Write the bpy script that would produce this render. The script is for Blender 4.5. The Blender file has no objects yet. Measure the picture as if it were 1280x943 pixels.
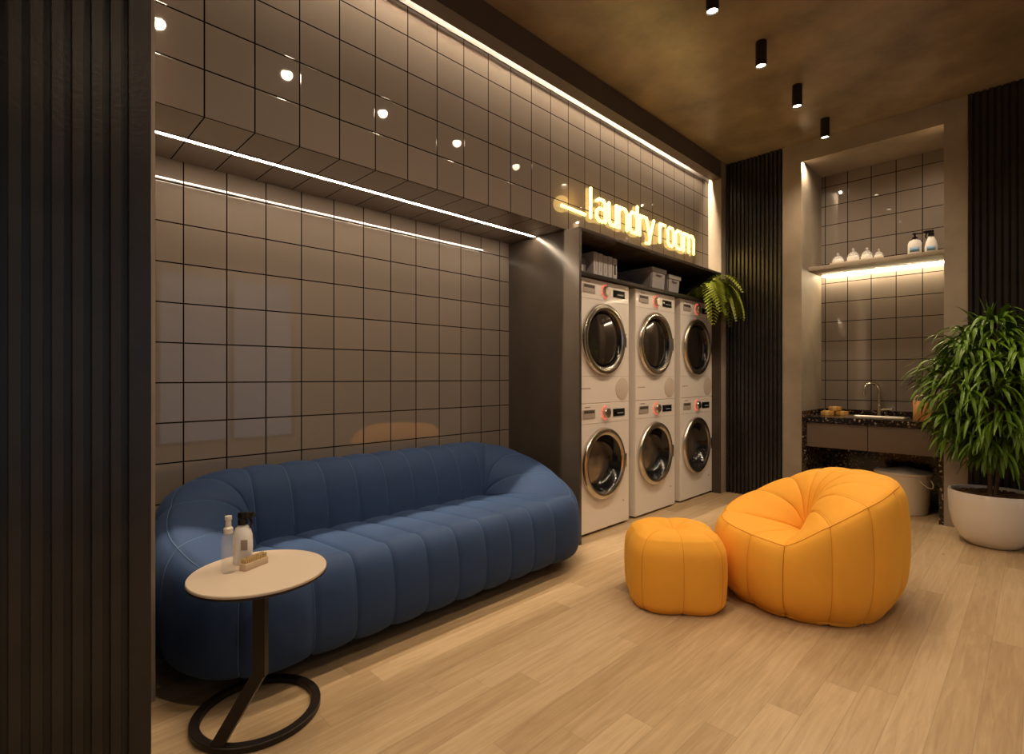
import bpy, bmesh, math, random
from mathutils import Vector, Matrix
random.seed(7)
C = bpy.context.scene.collection
SC = bpy.context.scene
PI = math.pi

# ------------------------------------------------------------------ camera, world, exposure
S = 0.175                       # wall tile size
H = 6.0534 * S                  # eye height
cam_d = bpy.data.cameras.new('camera'); cam = bpy.data.objects.new('camera', cam_d); C.objects.link(cam)
cam.location = (0, 0, H); cam.rotation_euler = (PI/2, 0, 0.7899)
cam_d.sensor_width = 36; cam_d.lens = 652.5*36/1280; cam_d.shift_y = -0.0002; cam_d.clip_start = .02
SC.camera = cam
SC.view_settings.view_transform = 'Standard'; SC.view_settings.look = 'None'
SC.view_settings.gamma = 1; SC.view_settings.use_curve_mapping = False
SC.view_settings.exposure = 0.0
try:
    SC.cycles.use_denoising = True; SC.cycles.max_bounces = 10; SC.cycles.sample_clamp_indirect = 6
    SC.cycles.caustics_reflective = False; SC.cycles.caustics_refractive = False
except Exception: pass
W = bpy.data.worlds.new('world'); SC.world = W; W.use_nodes = True
W.node_tree.nodes['Background'].inputs[0].default_value = (.58, .62, .74, 1)
W.node_tree.nodes['Background'].inputs[1].default_value = .45
WARM = (1.0, .76, .51)
LED = (1.0, .79, .55)
SPOT_W = 38.0                   # each ceiling downlight
LED_S = 85.0; COVE_S = 700.0; NICHE_S = 90.0; NEON_S = 3.0

# ------------------------------------------------------------------ materials
MATS = {}
def new_mat(name):
    m = bpy.data.materials.new(name); m.use_nodes = True
    return m, m.node_tree, m.node_tree.nodes['Principled BSDF']
def mat(name, col, rough=.5, metal=0., spec=.5, bump=0., bscale=60., var=0., vscale=3., sheen=0., coat=0., trans=0., ior=1.45, alpha=1.):
    if name in MATS: return MATS[name]
    m, nt, b = new_mat(name)
    b.inputs['Base Color'].default_value = (*col, 1); b.inputs['Roughness'].default_value = rough
    b.inputs['Metallic'].default_value = metal; b.inputs['Specular IOR Level'].default_value = spec
    b.inputs['IOR'].default_value = ior
    b.inputs['Alpha'].default_value = alpha
    if trans: b.inputs['Transmission Weight'].default_value = trans
    if coat: b.inputs['Coat Weight'].default_value = coat; b.inputs['Coat Roughness'].default_value = .05
    if sheen:
        b.inputs['Sheen Weight'].default_value = sheen; b.inputs['Sheen Roughness'].default_value = .35
        b.inputs['Sheen Tint'].default_value = (*[min(1, c*2.2+.08) for c in col], 1)
    tc = nt.nodes.new('ShaderNodeTexCoord')
    if var:
        n = nt.nodes.new('ShaderNodeTexNoise'); n.inputs['Scale'].default_value = vscale; n.inputs['Detail'].default_value = 6; n.inputs['Roughness'].default_value = .62
        nt.links.new(tc.outputs['Object'], n.inputs['Vector'])
        r = nt.nodes.new('ShaderNodeValToRGB')
        r.color_ramp.elements[0].position = .32; r.color_ramp.elements[1].position = .68
        r.color_ramp.elements[0].color = (*[c*(1-var) for c in col], 1); r.color_ramp.elements[1].color = (*[min(1, c*(1+var)) for c in col], 1)
        nt.links.new(n.outputs['Fac'], r.inputs['Fac']); nt.links.new(r.outputs['Color'], b.inputs['Base Color'])
    if bump:
        n = nt.nodes.new('ShaderNodeTexNoise'); n.inputs['Scale'].default_value = bscale; n.inputs['Detail'].default_value = 3
        nt.links.new(tc.outputs['Object'], n.inputs['Vector'])
        bp = nt.nodes.new('ShaderNodeBump'); bp.inputs['Strength'].default_value = bump; bp.inputs['Distance'].default_value = .01
        nt.links.new(n.outputs['Fac'], bp.inputs['Height']); nt.links.new(bp.outputs['Normal'], b.inputs['Normal'])
    MATS[name] = m
    return m
def emit(name, col, s):
    if name in MATS: return MATS[name]
    m, nt, b = new_mat(name)
    b.inputs['Base Color'].default_value = (*col, 1)
    b.inputs['Emission Color'].default_value = (*col, 1); b.inputs['Emission Strength'].default_value = s
    MATS[name] = m
    return m
def nmath(nt, op, a, b=None):
    n = nt.nodes.new('ShaderNodeMath'); n.operation = op
    for i, v in enumerate((a, b)):
        if v is None: continue
        if isinstance(v, (int, float)): n.inputs[i].default_value = v
        else: nt.links.new(v, n.inputs[i])
    return n.outputs[0]
def tile_mat(name, lines, col=(.200, .167, .143)):
    """glazed square tiles with dark joints; lines = [(axis, offset)]"""
    m, nt, b = new_mat(name)
    geo = nt.nodes.new('ShaderNodeNewGeometry'); sep = nt.nodes.new('ShaderNodeSeparateXYZ')
    nt.links.new(geo.outputs['Position'], sep.inputs[0])
    dist = None; cells = []
    for ax, off in lines:
        q = nmath(nt, 'DIVIDE', nmath(nt, 'SUBTRACT', sep.outputs[ax], off), S)
        cells.append(nmath(nt, 'FLOOR', q))
        fr = nmath(nt, 'SUBTRACT', nmath(nt, 'FRACT', nmath(nt, 'ADD', q, .5)), .5)
        d = nmath(nt, 'MULTIPLY', nmath(nt, 'ABSOLUTE', fr), S)
        dist = d if dist is None else nmath(nt, 'MINIMUM', dist, d)
    mr = nt.nodes.new('ShaderNodeMapRange'); mr.inputs['From Min'].default_value = .0024; mr.inputs['From Max'].default_value = .0036
    nt.links.new(dist, mr.inputs['Value'])
    wn = nt.nodes.new('ShaderNodeTexWhiteNoise'); wn.noise_dimensions = '2D'
    cb = nt.nodes.new('ShaderNodeCombineXYZ')
    for i, c in enumerate(cells[:2]): nt.links.new(c, cb.inputs[i])
    nt.links.new(cb.outputs[0], wn.inputs['Vector'])
    v = nmath(nt, 'ADD', nmath(nt, 'MULTIPLY', wn.outputs['Value'], .10), .95)
    tc = nt.nodes.new('ShaderNodeMix'); tc.data_type = 'RGBA'; tc.blend_type = 'MULTIPLY'; tc.inputs[0].default_value = 1
    tc.inputs[6].default_value = (*col, 1); nt.links.new(v, tc.inputs[7])
    mx = nt.nodes.new('ShaderNodeMix'); mx.data_type = 'RGBA'
    mx.inputs[6].default_value = (.006, .004, .003, 1); nt.links.new(tc.outputs[2], mx.inputs[7]); nt.links.new(mr.outputs[0], mx.inputs[0])
    nt.links.new(mx.outputs[2], b.inputs['Base Color'])
    nt.links.new(nmath(nt, 'MULTIPLY', mr.outputs[0], .95), b.inputs['Specular IOR Level'])
    rg = nmath(nt, 'SUBTRACT', .75, nmath(nt, 'MULTIPLY', mr.outputs[0], .72))
    nt.links.new(rg, b.inputs['Roughness'])
    hr = nt.nodes.new('ShaderNodeMapRange'); hr.interpolation_type = 'SMOOTHSTEP'; hr.inputs['From Min'].default_value = .001; hr.inputs['From Max'].default_value = .0055
    nt.links.new(dist, hr.inputs['Value'])
    bp = nt.nodes.new('ShaderNodeBump'); bp.inputs['Strength'].default_value = .10; bp.inputs['Distance'].default_value = .0018
    nt.links.new(hr.outputs[0], bp.inputs['Height']); nt.links.new(bp.outputs['Normal'], b.inputs['Normal'])
    return m
def floor_mat():
    m, nt, b = new_mat('oak_planks')
    geo = nt.nodes.new('ShaderNodeNewGeometry'); sep = nt.nodes.new('ShaderNodeSeparateXYZ')
    nt.links.new(geo.outputs['Position'], sep.inputs[0])
    px, L = .098, 1.15
    qx = nmath(nt, 'DIVIDE', nmath(nt, 'ADD', sep.outputs[0], 10.03), px); cx = nmath(nt, 'FLOOR', qx)
    w1 = nt.nodes.new('ShaderNodeTexWhiteNoise'); w1.noise_dimensions = '1D'; nt.links.new(cx, w1.inputs['W'])
    qy = nmath(nt, 'ADD', nmath(nt, 'DIVIDE', sep.outputs[1], L), nmath(nt, 'MULTIPLY', w1.outputs['Value'], 7.3)); cy = nmath(nt, 'FLOOR', qy)
    cb = nt.nodes.new('ShaderNodeCombineXYZ'); nt.links.new(cx, cb.inputs[0]); nt.links.new(cy, cb.inputs[1])
    w2 = nt.nodes.new('ShaderNodeTexWhiteNoise'); w2.noise_dimensions = '2D'; nt.links.new(cb.outputs[0], w2.inputs['Vector'])
    # grain
    gv = nt.nodes.new('ShaderNodeCombineXYZ')
    nt.links.new(nmath(nt, 'MULTIPLY', sep.outputs[0], 34.), gv.inputs[0])
    nt.links.new(nmath(nt, 'ADD', nmath(nt, 'MULTIPLY', sep.outputs[1], 2.2), nmath(nt, 'MULTIPLY', w2.outputs['Value'], 40.)), gv.inputs[1])
    nt.links.new(nmath(nt, 'MULTIPLY', w2.outputs['Value'], 19.), gv.inputs[2])
    gn = nt.nodes.new('ShaderNodeTexNoise'); gn.inputs['Scale'].default_value = 1.6; gn.inputs['Detail'].default_value = 8; gn.inputs['Roughness'].default_value = .68; gn.inputs['Distortion'].default_value = .6
    nt.links.new(gv.outputs[0], gn.inputs['Vector'])
    ramp = nt.nodes.new('ShaderNodeValToRGB'); e = ramp.color_ramp.elements
    e[0].position = 0; e[0].color = (.32, .215, .115, 1); e[1].position = 1; e[1].color = (.56, .42, .265, 1)
    n3 = e.new(.5); n3.color = (.44, .315, .182, 1)
    nt.links.new(nmath(nt, 'ADD', nmath(nt, 'MULTIPLY', w2.outputs['Value'], .55), nmath(nt, 'SUBTRACT', nmath(nt, 'MULTIPLY', gn.outputs['Fac'], 1.5), .56)), ramp.inputs['Fac'])
    # fine knots
    kn = nt.nodes.new('ShaderNodeTexVoronoi'); kn.inputs['Scale'].default_value = 2.3
    kv = nt.nodes.new('ShaderNodeCombineXYZ'); nt.links.new(nmath(nt, 'MULTIPLY', sep.outputs[0], 1.7), kv.inputs[0]); nt.links.new(sep.outputs[1], kv.inputs[1])
    nt.links.new(kv.outputs[0], kn.inputs['Vector'])
    km = nt.nodes.new('ShaderNodeMapRange'); km.inputs['From Min'].default_value = .012; km.inputs['From Max'].default_value = .04; km.inputs['To Min'].default_value = .45
    nt.links.new(kn.outputs['Distance'], km.inputs['Value'])
    fx = nmath(nt, 'MULTIPLY', nmath(nt, 'SUBTRACT', .5, nmath(nt, 'ABSOLUTE', nmath(nt, 'SUBTRACT', nmath(nt, 'FRACT', qx), .5))), px)
    fy = nmath(nt, 'MULTIPLY', nmath(nt, 'SUBTRACT', .5, nmath(nt, 'ABSOLUTE', nmath(nt, 'SUBTRACT', nmath(nt, 'FRACT', qy), .5))), L)
    dd = nmath(nt, 'MINIMUM', fx, fy)
    jm = nt.nodes.new('ShaderNodeMapRange'); jm.inputs['From Min'].default_value = .0003; jm.inputs['From Max'].default_value = .0014; jm.inputs['To Min'].default_value = .72
    nt.links.new(dd, jm.inputs['Value'])
    mul = nt.nodes.new('ShaderNodeMix'); mul.data_type = 'RGBA'; mul.blend_type = 'MULTIPLY'; mul.inputs[0].default_value = 1
    nt.links.new(ramp.outputs['Color'], mul.inputs[6]); nt.links.new(nmath(nt, 'MULTIPLY', jm.outputs[0], km.outputs[0]), mul.inputs[7])
    nt.links.new(mul.outputs[2], b.inputs['Base Color'])
    b.inputs['Roughness'].default_value = .42; b.inputs['Specular IOR Level'].default_value = .4
    bp = nt.nodes.new('ShaderNodeBump'); bp.inputs['Strength'].default_value = .25; bp.inputs['Distance'].default_value = .0015
    nt.links.new(nmath(nt, 'ADD', nmath(nt, 'MULTIPLY', gn.outputs['Fac'], .5), jm.outputs[0]), bp.inputs['Height']); nt.links.new(bp.outputs['Normal'], b.inputs['Normal'])
    return m
def granite_mat():
    m, nt, b = new_mat('speckled_granite')
    tc = nt.nodes.new('ShaderNodeTexCoord')
    v = nt.nodes.new('ShaderNodeTexVoronoi'); v.inputs['Scale'].default_value = 95
    nt.links.new(tc.outputs['Object'], v.inputs['Vector'])
    sp = nt.nodes.new('ShaderNodeSeparateColor'); nt.links.new(v.outputs['Color'], sp.inputs[0])
    r = nt.nodes.new('ShaderNodeValToRGB'); e = r.color_ramp.elements
    r.color_ramp.interpolation = 'CONSTANT'
    e[0].position = 0; e[0].color = (.010, .007, .006, 1); e[1].position = .80; e[1].color = (.07, .045, .03, 1)
    x = e.new(.92); x.color = (.30, .24, .18, 1)
    nt.links.new(sp.outputs[0], r.inputs['Fac']); nt.links.new(r.outputs['Color'], b.inputs['Base Color'])
    b.inputs['Roughness'].default_value = .16
    return m

M_conc = mat('concrete_wall', (.30, .25, .195), .62, var=.22, vscale=2.2, bump=.12, bscale=14)
M_ceil = mat('concrete_ceiling', (.25, .190, .130), .33, var=.36, vscale=2.6, bump=.16, bscale=7)
M_beam = mat('beam_plaster', (.10, .078, .062), .6, var=.12, vscale=3)
M_slat = mat('dark_slat_wood', (.0175, .0152, .0142), .30, var=.25, vscale=9, bump=.05, bscale=90)
M_panel = mat('dark_cabinet_laminate', (.062, .049, .039), .24, var=.12, vscale=4)
M_dark = mat('dark_board', (.022, .016, .013), .40)
M_white = mat('white_enamel', (.80, .755, .71), .30, coat=.2)
M_whiteg = mat('pale_grey_plastic', (.42, .37, .33), .4)
M_chrome = mat('polished_steel', (.62, .58, .52), .13, metal=1)
M_ring = mat('satin_steel', (.66, .62, .56), .24, metal=1)
M_steel = mat('brushed_steel', (.60, .56, .50), .28, metal=1)
M_black = mat('black_gloss', (.008, .008, .009), .12)
M_bmetal = mat('black_metal', (.020, .014, .011), .38, metal=.3)
M_granite = granite_mat()
M_floor = floor_mat()
M_navy = mat('blue_velvet', (.013, .038, .108), .80, var=.10, vscale=5, bump=.06, bscale=220, sheen=.18)
M_navyp = mat('blue_piping', (.040, .088, .17), .7, sheen=.2)
M_orange = mat('orange_wool', (.86, .40, .040), .80, var=.04, vscale=5, bump=.05, bscale=260, sheen=.15)
M_orangep = mat('orange_piping', (.66, .25, .016), .8)
M_glass = mat('clear_glass', (.90, .90, .88), .04, spec=1., alpha=.20)
M_pot = mat('white_glazed_ceramic', (.74, .70, .66), .22, coat=.4)
M_soil = mat('bark_soil', (.10, .055, .03), .9, var=.7, vscale=60, bump=1.0, bscale=70)
M_label = mat('blue_label', (.16, .30, .48), .5)
M_wplast = mat('white_plastic', (.80, .78, .76), .35)

# ------------------------------------------------------------------ mesh helpers
def link(o, parent=None):
    C.objects.link(o)
    if parent is not None: o.parent = parent
    return o
def obj(name, bm, m, parent=None, smooth=True, sharp=35):
    bmesh.ops.recalc_face_normals(bm, faces=bm.faces)
    me = bpy.data.meshes.new(name); bm.to_mesh(me); bm.free()
    if smooth:
        for p in me.polygons: p.use_smooth = True
        try: me.set_sharp_from_angle(angle=math.radians(sharp))
        except Exception: pass
    for mm in (m if isinstance(m, (list, tuple)) else [m]): me.materials.append(mm)
    return link(bpy.data.objects.new(name, me), parent)
def tag(o, label, cat, group=None, kind=None):
    o['label'] = label; o['category'] = cat
    if group: o['group'] = group
    if kind: o['kind'] = kind
    return o
def thing(name, label, cat, loc=(0, 0, 0), rz=0, group=None):
    o = bpy.data.objects.new(name, None); o.empty_display_size = .1; C.objects.link(o)
    o.location = loc; o.rotation_euler = (0, 0, rz)
    return tag(o, label, cat, group)
def copy_tree(o, parent=None):
    c = o.copy(); C.objects.link(c); c.parent = parent
    for ch in list(o.children): copy_tree(ch, c)
    return c
def bx(bm, x0, x1, y0, y1, z0, z1, bev=0, mi=0, seg=2):
    vs = [bm.verts.new((x, y, z)) for x in (x0, x1) for y in (y0, y1) for z in (z0, z1)]
    fs = [bm.faces.new([vs[i] for i in f]) for f in ((0, 1, 3, 2), (4, 6, 7, 5), (0, 4, 5, 1), (2, 3, 7, 6), (0, 2, 6, 4), (1, 5, 7, 3))]
    for f in fs: f.material_index = mi
    if bev:
        es = {e for f in fs for e in f.edges}
        bmesh.ops.bevel(bm, geom=list(es), offset=bev, segments=seg, affect='EDGES', profile=.6)
    return bm
def box(x0, x1, y0, y1, z0, z1, bev=0): return bx(bmesh.new(), x0, x1, y0, y1, z0, z1, bev)
def tube(bm, pts, r, seg=10, caps=True, mi=0, square=False):
    pts = [Vector(p) for p in pts]; n = len(pts)
    rad = r if isinstance(r, (list, tuple)) else [r]*n
    closed = (pts[0]-pts[-1]).length < 1e-6
    if closed: pts = pts[:-1]; n -= 1
    T = []
    for i in range(n):
        a = pts[(i-1) % n] if (closed or i) else pts[0]; b = pts[(i+1) % n] if (closed or i < n-1) else pts[-1]
        T.append((b-a).normalized())
    up = Vector((0, 0, 1)) if abs(T[0].z) < .9 else Vector((1, 0, 0))
    u = T[0].cross(up).normalized(); rings = []
    for i in range(n):
        u = (u-T[i]*u.dot(T[i])).normalized(); v = T[i].cross(u)
        rings.append([bm.verts.new(pts[i]+(u*math.cos(2*PI*k/seg+(PI/4 if square else 0))+v*math.sin(2*PI*k/seg+(PI/4 if square else 0)))*rad[i]) for k in range(seg)])
    m = n if closed else n-1
    for i in range(m):
        A, B = rings[i], rings[(i+1) % n]
        for k in range(seg):
            f = bm.faces.new((A[k], A[(k+1) % seg], B[(k+1) % seg], B[k])); f.material_index = mi
    if not closed and caps:
        for rg in (rings[0], rings[-1]):
            f = bm.faces.new(rg); f.material_index = mi
    return bm
def lathe(bm, prof, seg=48, c=(0, 0, 0), axis='z', mi=0, sx=1., sy=1.):
    c = Vector(c); rings = []
    for r, z in prof:
        if r < 1e-6:
            p = Vector((0, 0, z)); rings.append([p])
        else: rings.append([Vector((r*sx*math.cos(2*PI*k/seg), r*sy*math.sin(2*PI*k/seg), z)) for k in range(seg)])
    def ax(p): return p if axis == 'z' else Vector((p.z, p.x, p.y))
    V = [[bm.verts.new(c+ax(p)) for p in rg] for rg in rings]
    for A, B in zip(V, V[1:]):
        for k in range(seg):
            q = [A[k % len(A)], A[(k+1) % len(A)], B[(k+1) % len(B)], B[k % len(B)]]
            q2 = []
            for v in q:
                if v not in q2: q2.append(v)
            if len(q2) > 2:
                f = bm.faces.new(q2); f.material_index = mi
    return bm
def sph(bm, c, r, seg=16, sx=1, sy=1, sz=1):
    n = 8
    return lathe(bm, [(r*math.sin(PI*i/n)*1.0, -r*math.cos(PI*i/n)*sz) for i in range(n+1)], seg, c, sx=sx, sy=sy)
def struct(name, bm, m, smooth=False):
    o = obj(name, bm, m, None, smooth); o['kind'] = 'structure'; return o

# ------------------------------------------------------------------ room shell
SGN = -1
XW, XB, XF, XP = -2.664, -2.150, -2.030, -1.60       # tiled wall, bulkhead face, column face, near slatted pier
YB, YN, YR = 4.806, 5.361, 4.687                     # back wall, niche back, end of the long recess
ZC = 3.015
YL = .3725
XR, YF = 3.0, -2.6
struct('floor', box(XW-.2, XR+.2, YF-.2, YN+.2, -.15, 0), M_floor)
struct('ceiling', box(XW-.2, XR+.2, YF-.2, YN+.2, ZC, ZC+.2), M_ceil)
struct('wall_left', box(XW-.15, XW, YL-.1, YB, 0, 2.1), tile_mat('lower_tiles', [(1, 3.3918*S), (2, H+4.853*S)]))
tb = box(XW-.15, XB, YL-.1, YR+.05, 2.009, ZC+.02)
tb.faces.ensure_lookup_table()
T_face = tile_mat('bulkhead_tiles', [(1, 6.116*S), (2, H+9.4278*S)]); T_soff = tile_mat('soffit_tiles', [(1, 6.116*S)])
for f in tb.faces:
    f.normal_update()
    if abs(f.calc_center_median().z-2.009) < .01: f.material_index = 1
o = struct('trim_1', tb, [T_face, T_soff])
# lowered beam with the light slot between it and the tiles
struct('trim_2', box(XB+.032, XF, YL-.1, YR, 2.862, ZC+.02), M_beam)
struct('trim_3', box(XB+.001, XB+.0325, YL-.1, YR, 2.997, ZC+.02), M_dark)
struct('trim_15', box(XB+.0005, XB+.005, YL-.05, YR-.001, 2.852, 2.996), M_dark)  # dark liner added to draw the slot's shadow line and stop the strip's reflection
tag(obj('cove_light', box(XB+.007, XB+.030, YL+.02, YR-.14, 2.985, 2.995), emit('cove_glow', LED, COVE_S)), 'long warm light strip hidden in the slot above the tiled bulkhead', 'light strip')
# pier at the end of the washing machine recess
struct('trim_4', box(XW-.15, XF, YR, YB+.15, 0, ZC+.02), M_conc)
# near pier carrying the slats and its plaster return
struct('trim_5', box(XW-.15, XF, YF, YL, 0, ZC+.02), M_conc)
struct('trim_6', box(XF-.05, XP-.014, YF, .283, 0, ZC+.02), M_slat)
def slats(name, axis, a0, n, pitch, w, depth, base, z0, z1, back=.012, sign=1, last=None):
    bm = bmesh.new()
    for k in range(n):
        s0 = a0+k*pitch; s1 = s0+w
        if last and k == n-1: s1 = s0+last
        if axis == 'y': bx(bm, base, base+depth*sign, s0, s1, z0, z1, .0015, seg=1)
        else: bx(bm, s0, s1, base-depth, base, z0, z1, .0015, seg=1)
    if axis == 'y': bx(bm, base-back, base+.0005, a0-.01, a0+(n-1)*pitch+w, z0, z1)
    else: bx(bm, a0-.004, a0+(n-1)*pitch+w+.004, base-.0005, base+back, z0, z1)
    return struct(name, bm, M_slat, True)
n_near = 74
slats('trim_7', 'y', .2380-.0363*(n_near-1), n_near, .0363, .0225, .014, XP-.014, .0, ZC-.001, last=.047)
slats('trim_8', 'x', -2.024, 14, .0345, .019, .022, YB-.002, .0, ZC-.001)
# concrete fronts round the niche
NX0, NX1, NZ = -1.397, -.475, 2.858
struct('wall_back', box(-1.545, NX0, YB-.012, YN+.15, 0, ZC+.02), M_conc)
struct('trim_9', box(NX1, -.346, YB-.012, YN+.15, 0, ZC+.02), M_conc)
bm = bx(bmesh.new(), NX0, NX1, YB-.012, YB+.004, NZ, ZC+.02); bx(bm, NX0, NX1, YB+.0041, YN+.15, NZ+.022, ZC+.02)
struct('trim_10', bm, M_conc)
struct('trim_11', box(XF-.05, -1.545, YB, YN+.15, 0, ZC+.02), M_dark)
struct('trim_12', box(-.346, XR+.1, YB, YN+.15, 0, ZC+.02), M_dark)
struct('trim_13', box(NX0-.02, NX1+.02, YN, YN+.15, 0, NZ+.02), tile_mat('niche_tiles', [(0, -7.8028*S), (2, H+9.8301*S)]))
slats('trim_14', 'x', -.345, 92, .0362, .0225, .022, YB-.002, .0, ZC-.001)
# unseen side of the room: front wall and a window wall letting in dusk light
M_cream = mat('cream_plaster', (.55, .49, .41), .7, var=.06)
struct('wall_front', box(XW, XR+.1, YF-.15, YF, 0, ZC), M_cream)
wy0, wy1, wz0, wz1 = -1.2, 3.4, .10, 2.55
bm = bmesh.new()
bx(bm, XR, XR+.15, YF, wy0, 0, ZC); bx(bm, XR, XR+.15, wy1, YN, 0, ZC); bx(bm, XR, XR+.15, wy0, wy1, 0, wz0); bx(bm, XR, XR+.15, wy0, wy1, wz1, ZC)
struct('wall_right', bm, M_cream)
bm = bmesh.new()
for k in range(6):
    y = wy0+(wy1-wy0)*k/5; bx(bm, XR+.03, XR+.09, y-.03, y+.03, wz0, wz1)
bx(bm, XR+.03, XR+.09, wy0, wy1, wz0, wz0+.05); bx(bm, XR+.03, XR+.09, wy0, wy1, wz1-.05, wz1)
struct('window_1', bm, M_bmetal)

# ------------------------------------------------------------------ light fittings
LX = -1.141
def spot_lamp(x, y, label, group):
    t = thing('ceiling_spotlight', label, 'spotlight', (x, y, ZC), 0, group)
    bm = bmesh.new()
    lathe(bm, [(0, 0), (.031, 0), (.031, -.140), (.0285, -.143), (.0265, -.139), (.0265, -.128), (0, -.128)], 32)
    obj('housing', bm, M_bmetal, t)
    bm = bmesh.new(); lathe(bm, [(0, -.1345), (.024, -.1345), (.0255, -.1295), (0, -.1285)], 24)
    obj('lens', bm, emit('lamp_glow', (1, .86, .62), 14.), t)
    ld = bpy.data.lights.new('beam', 'SPOT'); ld.energy = SPOT_W; ld.color = WARM; ld.spot_size = math.radians(142); ld.spot_blend = 1.0; ld.shadow_soft_size = .03; ld.specular_factor = .03
    lo = bpy.data.objects.new('beam', ld); C.objects.link(lo); lo.parent = t; lo.location = (0, 0, -.150)
    return t
names = ['black ceiling spotlight mirrored as the leftmost bright dot in the upper tiles', 'black ceiling spotlight mirrored as the second bright dot from the left in the upper tiles',
         'black ceiling spotlight mirrored as the third bright dot from the left in the upper tiles', 'black cylinder spotlight cut by the top edge of the picture',
         'black cylinder ceiling spotlight, largest one seen whole', 'black cylinder ceiling spotlight, middle of the three seen whole', 'black cylinder ceiling spotlight nearest the tiled sink niche']
for k in range(7):
    spot_lamp(LX, .593+.6465*k, names[k], 'ceiling spotlights in a row')
for k, y in enumerate((-1.2, .4, 2.0, 3.75)):  # out-of-view row added as fill and to put highlights on the plant
    spot_lamp(.35, y, 'added unseen ceiling spotlight right of the camera, ' + ('farthest from', 'third nearest to', 'second nearest to', 'nearest to')[k] + ' the back wall', 'added fill spotlights right of the camera')
for k, y in enumerate((-1.6, .1, 1.8, 3.4)):  # second out-of-view row, added as warm ambient fill
    spot_lamp(2.15, y, 'added unseen ceiling spotlight along the window wall, ' + ('farthest from', 'third nearest to', 'second nearest to', 'nearest to')[k] + ' the back wall', 'added fill spotlights along the window wall')
for k, y in enumerate((-1.6, -.4)):  # unseen pair, out-of-frame lamps for more light in the room
    spot_lamp(LX, y, 'unseen ceiling spotlight behind the camera, ' + ('by the front wall', 'by the near slatted pier')[k], 'unseen spotlights behind the camera')
t = thing('led_strip', 'bright linear light set in the tiled soffit above the blue sofa', 'light strip', (-2.40, YL, 2.009))
obj('diffuser', box(-.0085, .0085, .005, 2.218, -.004, .004), emit('led_glow', LED, LED_S), t, False)
bm = bmesh.new(); bx(bm, -.013, -.0086, .004, 2.220, -.003, .004); bx(bm, .0086, .013, .004, 2.220, -.003, .004)
obj('channel', bm, M_bmetal, t, False)

# ------------------------------------------------------------------ laundry cabinet
t = thing('laundry_cabinet', 'tall dark cabinet frame around the stacked washing machines', 'cabinet', (XW, 2.606, 0))
def part(name, x0, x1, y0, y1, z0, z1, m, parent, bev=.001, off=(XW, 2.606, 0)):
    return obj(name, box(x0-off[0], x1-off[0], y0-off[1], y1-off[1], z0-off[2], z1-off[2], bev), m, parent)
part('side_panel', XW+.001, XF, 2.606, 2.630, 0, 2.004, M_panel, t)
part('side_panel', XW+.001, XF-.002, 4.674, 4.686, 0, 1.984, M_panel, t)
part('top_board', XW+.001, XF, 2.630, 4.686, 1.984, 2.004, M_panel, t)
part('shelf_board', XW+.001, -2.080, 2.630, 4.673, 1.722, 1.745, M_dark, t)
part('back_panel', XW+.001, XW+.010, 2.630, 4.673, 1.745, 1.984, M_dark, t)

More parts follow.
